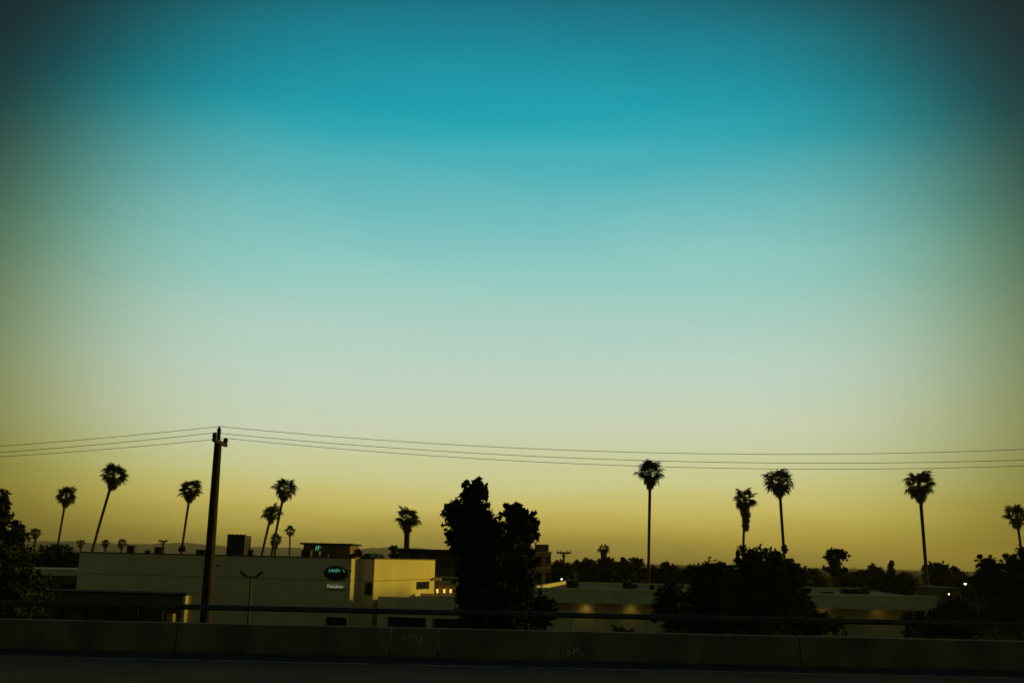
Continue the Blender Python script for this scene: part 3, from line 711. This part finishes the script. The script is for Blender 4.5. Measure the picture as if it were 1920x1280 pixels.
for k_ in range(2): MB().box((gb.x + .25 + .7 * k_, 89.95, gb.z - 1.5), (gb.x + .6 + .7 * k_, 89.998, gb.z - .5)).build('window', 'glass', e)

# distant crossarm poles
def far_pole(px, pt, pb, Y, wpx, label):
    p = at(px, pt, Y); k = Y / F_PX; e = empty('crossarm_pole', (p.x, Y, GZ), label, 'utility pole')
    MB().tube([(p.x, Y, GZ), (p.x, Y, p.z - .1)], [.2, .16], 8).build('pole_shaft', 'wood', e)
    w_ = wpx * k / 2
    MB().box((p.x - w_, Y - .28, p.z - .34), (p.x + w_, Y - .17, p.z - .1)).build('cross_arm', 'wood', e)
    for s in (-.94, -.45, .45, .94):
        MB().tube([(p.x + s * w_, Y - .22, p.z - .1), (p.x + s * w_, Y - .22, p.z + .12)], [.06, .09], 6).build('insulator', 'insul', e)
    for s in (-1, 1): MB().tube([(p.x + s * w_ * .5, Y - .22, p.z - .3), (p.x, Y - .18, p.z - 1.0)], .05, 5).build('arm_brace', 'wood', e)
far_pole(1057, 1033, 1060, 150, 26, 'crossarm utility pole between the salmon wing and a fat palm')
far_pole(307, 1012, 1035, 190, 16, 'small crossarm utility pole against the hazy hills behind dealership')

# ------------------------------------------------------------------ foliage
def leaf_cloud(blobs, n, size, seed, clumps=60, spread=.30):
    """n leaf blades in clumps through the volume of the given ellipsoids -> vertex and face arrays"""
    rg = np.random.default_rng(seed)
    c = np.array([b[0] for b in blobs]); r = np.array([b[1] for b in blobs])
    wgt = (r[:, 0] * r[:, 2]); wgt /= wgt.sum()
    nb_ = len(blobs)
    nk = clumps * nb_
    bi = rg.choice(nb_, nk, p=wgt)
    d = rg.normal(size=(nk, 3)); d /= np.linalg.norm(d, axis=1, keepdims=True)
    rad = rg.random(nk) ** .42
    kc = c[bi] + d * r[bi] * rad[:, None] * .96
    kr = r[bi].mean(axis=1) * spread * rg.uniform(.6, 1.3, nk)
    fr_ = rg.random(nk) < .16                      # loose sprigs standing out of the outline
    kc[fr_] = c[bi[fr_]] + d[fr_] * r[bi[fr_]] * rg.uniform(1.0, 1.16, fr_.sum())[:, None]; kr[fr_] *= .55
    kp = np.where(fr_, .30, 1.0); ki = rg.choice(nk, n, p=kp / kp.sum())
    dd = rg.normal(size=(n, 3)); dd /= np.linalg.norm(dd, axis=1, keepdims=True)
    p = kc[ki] + dd * (kr[ki] * rg.random(n) ** .45)[:, None]
    a = rg.normal(size=(n, 3)); a /= np.linalg.norm(a, axis=1, keepdims=True)
    b = np.cross(a, rg.normal(size=(n, 3))); b /= np.linalg.norm(b, axis=1, keepdims=True)
    nrm_ = np.cross(a, b)
    s = size * rg.uniform(.55, 1.35, n)[:, None]
    v = np.stack([p - a * s * .5, p + b * s * .30 + nrm_ * s * .06, p + a * s * .5, p - b * s * .30 + nrm_ * s * .06], axis=1).reshape(-1, 3)
    return v
def leaf_object(name, v, ma, parent, origin):
    n = len(v) // 4
    me = bpy.data.meshes.new(name)
    me.vertices.add(len(v)); me.vertices.foreach_set('co', (v - np.array(origin)).astype(np.float32).ravel())
    me.loops.add(n * 4); me.loops.foreach_set('vertex_index', np.arange(n * 4, dtype=np.int32))
    me.polygons.add(n); me.polygons.foreach_set('loop_start', np.arange(0, n * 4, 4, dtype=np.int32))
    me.update(calc_edges=True); me.materials.append(M[ma])
    o = bpy.data.objects.new(name, me); COL.objects.link(o); o.parent = parent
    return o
def core_blob(blobs, parent, origin, ma, seed, k=.72):
    """dense inner twigs and leaves, one lumpy body per lobe"""
    rg = random.Random(seed); mb = MB()
    for (c, r) in blobs:
        n0 = len(mb.v); nu, nv = 10, 7
        for j in range(nv + 1):
            th = math.pi * j / nv
            for i in range(nu):
                ph = 2 * math.pi * i / nu; q = k * rg.uniform(.72, 1.12)
                mb.v.append((c[0] + r[0] * q * math.sin(th) * math.cos(ph), c[1] + r[1] * q * math.sin(th) * math.sin(ph), c[2] + r[2] * q * math.cos(th)))
        for j in range(nv):
            for i in range(nu):
                a = n0 + j * nu + i; b = n0 + j * nu + (i + 1) % nu; mb.f.append((a, b, b + nu, a + nu))
    return mb.build('inner_foliage', ma, parent)
def tree(name, label, Y, lobes, n, size, seed, ma='leaf', trunk_px=None, trunk_r=.2, core=.72, group=None, clumps=60, cat='tree', spread=.3):
    """lobes: (px, py, rx_px, ry_px) in the photo, set at depth Y"""
    k = Y / F_PX; blobs = []
    rg = random.Random(seed)
    for (px, py, rx, ry) in lobes:
        p = at(px, py, Y); rx_, rz_ = rx * k, ry * k
        dy = rg.uniform(-.25, .25) * rx_
        blobs.append(((p.x, Y + dy, p.z), (rx_, min(rx_, 2.5 + rx_ * .4), rz_)))
    bx = at(trunk_px, 1100, Y).x if trunk_px else blobs[0][0][0]
    base = Vector((bx, Y, GZ))
    e = empty(name, base, label, cat, group)
    top = max(blobs, key=lambda b: b[0][2])[0]
    mid = Vector((bx * .7 + top[0] * .3, Y, (GZ + top[2]) / 2))
    tb = MB().tube([base, base.lerp(mid, .5) + Vector((rg.uniform(-.1, .1), 0, 0)), mid, Vector(top)], [trunk_r, trunk_r * .8, trunk_r * .6, trunk_r * .15], 9)
    for b in blobs:
        c = Vector(b[0]); s0 = base.lerp(mid, rg.uniform(.6, 1.0))
        if (c - s0).length > .3: tb.tube([s0, s0.lerp(c, .5) + Vector((0, 0, .15)), c], [trunk_r * .45, trunk_r * .3, trunk_r * .1], 6)
    tb.build('trunk', 'bark', e, smooth=True)
    v = leaf_cloud(blobs, n, size, seed, clumps, spread)
    lo = leaf_object('crown', v, ma, e, base); lo['kind'] = 'stuff'
    if core > 0: core_blob(blobs, lo, base, ma, seed, core)
    return e

# big dark tree in front
tree('broadleaf_tree', 'tall dark two-lobed broadleaf tree standing before the hotel', 38,
     [(895, 922, 19, 28), (882, 955, 30, 36), (848, 966, 22, 26), (900, 1000, 30, 42), (888, 926, 24, 26), (922, 994, 26, 34), (905, 965, 16, 24), (962, 962, 26, 20), (988, 985, 22, 32), (965, 1008, 40, 40), (870, 1010, 32, 44),
      (928, 1060, 68, 60), (926, 1120, 68, 55), (925, 1180, 70, 50), (980, 1075, 28, 50), (876, 1085, 18, 60)], 30000, .19, 11, 'leaf', 920, .28, .6, clumps=120, spread=.21)
tree('broadleaf_sapling', 'small bushy sapling beside the foot of the two-lobed tree', 37, [(1018, 1130, 22, 22), (1008, 1160, 24, 26), (1030, 1150, 14, 20)], 1100, .17, 12, 'leaf2', 1012, .08, .62, clumps=20)
# trees before the tan building
tree('street_tree', 'broad dark tree with bumpy top covering the tan building', 54, [(1412, 1050, 34, 30), (1456, 1052, 26, 30), (1436, 1085, 60, 40), (1400, 1120, 62, 50), (1470, 1125, 40, 50), (1435, 1170, 75, 45), (1384, 1050, 10, 14)], 16000, .2, 21, 'leaf', 1430, .25, .62)
tree('street_tree', 'lower spreading dark tree left of the bumpy-topped broad tree', 58, [(1348, 1078, 38, 28), (1312, 1095, 34, 32), (1340, 1125, 55, 40), (1330, 1170, 70, 40)], 11000, .2, 22, 'leaf2', 1335, .2, .62)
tree('street_tree', 'thin-leaved tree half hiding the lamp-lit end of tan building', 60, [(1262, 1115, 30, 26), (1244, 1140, 26, 30), (1270, 1160, 38, 36)], 2600, .22, 23, 'leaf2', 1255, .14, .55)
tree('street_tree', 'rounded dark tree on the side toward the tan roof units', 57, [(1484, 1075, 20, 24), (1480, 1110, 30, 36), (1490, 1150, 38, 40), (1540, 1170, 44, 24)], 8000, .2, 24, 'leaf', 1485, .18, .62)
tree('leafy_bush', 'dark bush in front of the shaded end of tan building', 62, [(1735, 1172, 45, 24), (1800, 1165, 50, 34)], 6000, .2, 25, 'leaf', 1760, .12, .6, cat='bush')
# dark corner trees
tree('corner_tree', 'tall dark tree edging the shed and pale low wing', 46, [(-10, 945, 30, 28), (5, 975, 26, 26), (-5, 1010, 45, 36), (30, 1000, 26, 22), (10, 1060, 60, 50), (20, 1120, 75, 60), (-40, 1050, 60, 80)], 16000, .18, 31, 'leaf', 5, .25, .62)
tree('corner_tree', 'dark spreading tree beside the bright street lamp', 66, [(1850, 1058, 24, 20), (1898, 1060, 26, 24), (1930, 1050, 30, 26), (1870, 1090, 45, 34), (1900, 1140, 70, 55), (1950, 1100, 60, 60)], 15000, .2, 32, 'leaf', 1895, .25, .62)
tree('round_tree', 'round dark tree next to the dealership end wall', 112, [(103, 1036, 30, 18), (100, 1055, 40, 22), (140, 1048, 14, 16)], 2600, .42, 33, 'leaf', 105, .22, .75)
# the treeline beyond
TL = 'dark rounded tree in the low treeline beyond the tan building'
TG = 'trees of the distant treeline'
rg = random.Random(8)
line = [(1049, 1051, 20), (1072, 1056, 16), (1109, 1047, 24), (1140, 1046, 22), (1172, 1046, 22), (1194, 1047, 18), (1226, 1060, 18), (1254, 1056, 24), (1297, 1059, 20), (1322, 1058, 18), (1352, 1050, 22),
        (1510, 1066, 24), (1530, 1068, 18), (1618, 1067, 18), (1638, 1059, 18), (1655, 1070, 14), (1700, 1074, 26), (1744, 1054, 17), (1765, 1055, 16), (1786, 1063, 16), (1806, 1073, 16), (1828, 1078, 18), (1590, 1073, 20), (1082, 1051, 8), (1016, 1068, 18), (1035, 1075, 22), (1680, 1078, 22), (1475, 1054, 14)]
for i, (px, top, w_) in enumerate(line):
    Y = rg.uniform(125, 165)
    tree('treeline_tree', TL, Y, [(px, top + w_ * .62, w_ * .85, w_ * .62), (px + rg.uniform(-5, 5), top + w_ * 1.5, w_ * 1.15, w_ * 1.0), (px + rg.uniform(-.6, .6) * w_, top + w_ * .8, w_ * .5, w_ * .5)], 1300, .5, 100 + i, 'leaf' if i % 2 else 'leaf2', px, .2, .78, TG, 26)
tree('cloud_pine', 'taller cloud-shaped pine with a narrow waist above the treeline', 120, [(1568, 1036, 17, 8), (1555, 1044, 10, 9), (1580, 1042, 11, 8), (1563, 1052, 12, 8), (1566, 1068, 20, 13)], 2200, .36, 51, 'leaf', 1565, .22, .7, clumps=30)
tree('cypress_tree', 'single narrow columnar cypress rising above the treeline', 130, [(1671, 1060, 5.5, 10), (1671, 1076, 6, 16)], 1100, .3, 52, 'leaf', 1671, .14, .85, clumps=30)
tree('small_tree', 'small round tree at the end of the hotel block roofline', 110, [(737, 1029, 8, 7), (738, 1040, 8, 8)], 700, .3, 53, 'leaf', 737, .1, .7, clumps=24)
tree('small_tree', 'small dark tree between hotel tower and dormer house', 114, [(671, 1037, 7, 8), (662, 1043, 8, 6)], 700, .3, 54, 'leaf', 670, .1, .7, clumps=24)
tree('small_tree', 'small dark bush at the foot of a slim palm behind dealership', 120, [(341, 1029, 6, 6)], 350, .3, 55, 'leaf', 341, .1, .7, clumps=24)
# far wood, uncountable
rgn = np.random.default_rng(77); blobs = []
for i in range(420):
    Y = rgn.uniform(190, 900); x = rgn.uniform(-.75, .75) * Y; w_ = rgn.uniform(3, 7); h_ = rgn.uniform(2.0, 3.4)
    blobs.append(((x, Y, GZ + h_ * .9), (w_, w_, h_)))
v = leaf_cloud(blobs, 42000, .9, 78, 8, .45)
fw = leaf_object('far_wood', v, 'leaf', None, (0, 0, 0)); tag(fw, 'far-off low wood of dark trees spread to the foot of the hills', 'wood', kind='stuff')

# ------------------------------------------------------------------ palms
def frond_mesh(seed, ma, pet, rad, spread_deg, seg=17, droop=.35):
    rg = random.Random(seed); v = []; f = []
    # leaf stalk
    for i in range(4):
        x = pet * i / 3; z = -.10 * (i / 3) ** 2 * pet; wd = .028
        v += [(x, -wd, z), (x, wd, z), (x, 0, z + wd)]
    for i in range(3):
        a = i * 3
        for k_ in range(3): f.append((a + k_, a + (k_ + 1) % 3, a + 3 + (k_ + 1) % 3, a + 3 + k_))
    hub = Vector((pet, 0, -.10 * pet))
    for k_ in range(seg):
        an = R(-spread_deg + 2 * spread_deg * k_ / (seg - 1)); le = rad * (1 - .28 * abs(an / R(spread_deg)) ** 2) * rg.uniform(.85, 1.08)
        d = Vector((math.cos(an), math.sin(an), 0)); s_ = Vector((-math.sin(an), math.cos(an), 0)); wd = le * .105
        fold = .05 * (1 if k_ % 2 else -1)
        p1 = hub + d * le * .55 + Vector((0, 0, -.06 * droop + fold)); p2 = hub + d * le * .98 + Vector((0, 0, -droop * le * rg.uniform(.4, 1.1)))
        n_ = len(v); v += [tuple(hub), tuple(p1 + s_ * wd), tuple(p2), tuple(p1 - s_ * wd)]; f.append((n_, n_ + 1, n_ + 2, n_ + 3))
    me = bpy.data.meshes.new('frond'); me.from_pydata(v, [], f); me.update(); me.materials.append(M[ma]); return me
FR = [frond_mesh(i, 'frond', .85, .85, 118, droop=.3 + .15 * i) for i in range(4)]
DF = [frond_mesh(20 + i, 'dead', .55, .8, 70, 13, .2) for i in range(3)]
def palm(label, Y, ccx, ccy, wpx, bpx, bpy_, seed, n=36, skirt=14, skirt_len=.45, tr=.17, up=1.0, spread_low=-48, name='fan_palm', hang=0):
    rg = random.Random(seed)
    top = at(ccx, ccy, Y); q = at(bpx, bpy_, Y); d = q - top
    scale = wpx * Y / F_PX / 2.95
    low = q + Vector((d.x * .35, 0, 0)) * ((q.z - GZ) / max(.5, -d.z)); low = Vector((low.x, Y, GZ))
    e = empty(name, low, label, 'palm tree')
    gap_n, gap_p = rg.choice((2, 3, 4)), rg.uniform(0, 6.28)
    pts = []
    for i in range(9):
        s = i / 8
        if s < .5: p = low.lerp(q, s * 2)
        else: p = q.lerp(top, s * 2 - 1)
        pts.append(p)
    for i in range(1, 8): pts[i] = pts[i] * .6 + (pts[i - 1] + pts[i + 1]) * .2
    MB().tube(pts, [tr * 1.45, tr * 1.15, tr * 1.05, tr, tr * .98, tr * .95, tr * .95, tr, tr * 1.1], 10).build('trunk', 'palm_bark', e, smooth=True)
    for i in range(n):
        s = (i + .5) / n
        elv = R(82 + (spread_low - 82) * s ** .82) + R(rg.uniform(-9, 9)); az_ = i * 2.39996 + rg.uniform(-.35, .35)
        az_ += .34 * math.sin(gap_n * az_ + gap_p)          # fronds bunch, leaving notches of sky
        o = bpy.data.objects.new('frond', rg.choice(FR)); COL.objects.link(o); o.parent = e
        sc = scale * rg.uniform(.70, 1.14) * (1 if elv > R(-20) else .86)
        o.location = top - low + Vector((0, 0, .1 * scale))
        o.rotation_euler = (rg.uniform(-.5, .5), -elv, az_); o.scale = (sc, sc, sc)
    for i in range(skirt):
        s = (i + .5) / skirt
        elv = R(-46 - 36 * s + rg.uniform(-8, 8)); az_ = i * 2.39996
        o = bpy.data.objects.new('dead_frond', rg.choice(DF)); COL.objects.link(o); o.parent = e
        sc = scale * rg.uniform(.75, 1.0)
        o.location = top - low + Vector((0, 0, -.05 - skirt_len * s * scale)) + (q - top).normalized() * 0
        o.rotation_euler = (rg.uniform(-.3, .3), -elv, az_); o.scale = (sc, sc, sc * .8)
    return e
PAL = [
    ('fan palm with flat crown leaning slightly, beside the round dark tree', 163, 124, 932, 40, 109, 1018, 1, {}),
    ('most strongly leaning tall fan palm behind the dealership roof', 130, 213, 893, 52, 174, 1026, 2, {}),
    ('slim fan palm with small bush at its foot near the wooden pole', 150, 357, 920, 44, 341, 1028, 3, {}),
    ('taller of two crossing leaning palms by the brown hotel tower', 139, 534, 917, 48, 509, 1038, 4, {}),
    ('shorter of two crossing leaning palms with shaggy hanging crown', 142, 509, 962, 37, 491, 1038, 5, dict(skirt=12)),
    ('stubby palm low under the two crossing leaning palms', 145, 517, 1014, 27, 515, 1045, 6, dict(skirt=12, n=26)),
    ('small distant slender palm between crossing palms and hotel tower', 220, 544, 996, 22, 543, 1040, 7, dict(n=24, skirt=5)),
    ('thick-trunked palm with broad crown before the hotel block roof', 116, 764, 973, 47, 762, 1045, 8, dict(tr=.33, skirt=18, skirt_len=.7)),
    ('tall straight lone palm behind the tan building, crown touching the wires', 118, 1219, 889, 55, 1216, 1062, 9, dict(skirt=12)),
    ('palm with long shaggy skirt of dead fronds above bumpy tree', 140, 1397, 938, 46, 1393, 1040, 10, dict(skirt=50, skirt_len=2.6)),
    ('tall palm with round crown and gently curved trunk above bumpy tree', 118, 1461, 905, 56, 1471, 1050, 11, dict(skirt=14)),
    ('tall palm with large full crown beyond the tan building roof units', 105, 1724, 911, 60, 1736, 1060, 12, dict(skirt=16)),
    ('palm rising out of the dark tree by the bright street lamp', 135, 1906, 969, 46, 1917, 1045, 13, dict(skirt=12)),
    ('fat short palm with ragged trunk rising from the treeline', 145, 1132, 1029, 23, 1132, 1062, 14, dict(tr=.45, skirt=26, skirt_len=1.8, n=26)),
    ('small dark palm between the corner tree and the round tree', 170, 67, 1000, 24, 65, 1034, 15, dict(n=26, skirt=6)),
    ('round-crowned short palm against hazy hills near dealership end', 210, 152, 1018, 17, 151, 1045, 16, dict(n=30, skirt=8, spread_low=-75)),
    ('round-crowned short palm next to the most strongly leaning palm', 205, 198, 1019, 18, 198, 1045, 17, dict(n=30, skirt=8, spread_low=-75)),
    ('round-crowned short palm beside the squat roof box unit', 205, 228, 1019, 19, 228, 1045, 18, dict(n=30, skirt=8, spread_low=-75)),
]
for lab, Y, a, b, w_, c, d, sd_, kw in PAL: palm(lab, Y, a, b, w_, c, d, sd_, **kw)
# low palm bush against the tan wall
p = at(1168, 1186, 62); e = empty('palm_bush', (p.x, 62, GZ), 'low feathery palm bush before the tan wall panels', 'bush')
rg = random.Random(4)
MB().tube([(p.x, 62, GZ), (p.x, 62, p.z - .2)], [.2, .16], 8).build('trunk', 'palm_bark', e)
for i in range(26):
    o = bpy.data.objects.new('frond', rg.choice(FR)); COL.objects.link(o); o.parent = e
    o.location = (0, 0, p.z - .3 - GZ); o.rotation_euler = (rg.uniform(-.4, .4), -R(rg.uniform(-15, 75)), i * 2.4); s_ = rg.uniform(.42, .62); o.scale = (s_ * 1.15, s_, s_)

# ------------------------------------------------------------------ evening haze over the whole place
hz_m = bpy.data.materials.new('haze'); hz_m.use_nodes = True; t_ = hz_m.node_tree; t_.nodes.clear()
ho = t_.nodes.new('ShaderNodeOutputMaterial'); pv = t_.nodes.new('ShaderNodeVolumePrincipled')
pv.inputs['Color'].default_value = (.9, .80, .55, 1); pv.inputs['Density'].default_value = 0.00008; pv.inputs['Anisotropy'].default_value = 0.3
t_.links.new(pv.outputs[0], ho.inputs['Volume'])
M['haze'] = hz_m
tag(MB().box((-9500, -9500, GZ - 5), (9500, 9500, 140)).build('haze', 'haze'), 'thin pale evening haze lying over the whole place', 'haze', kind='stuff')
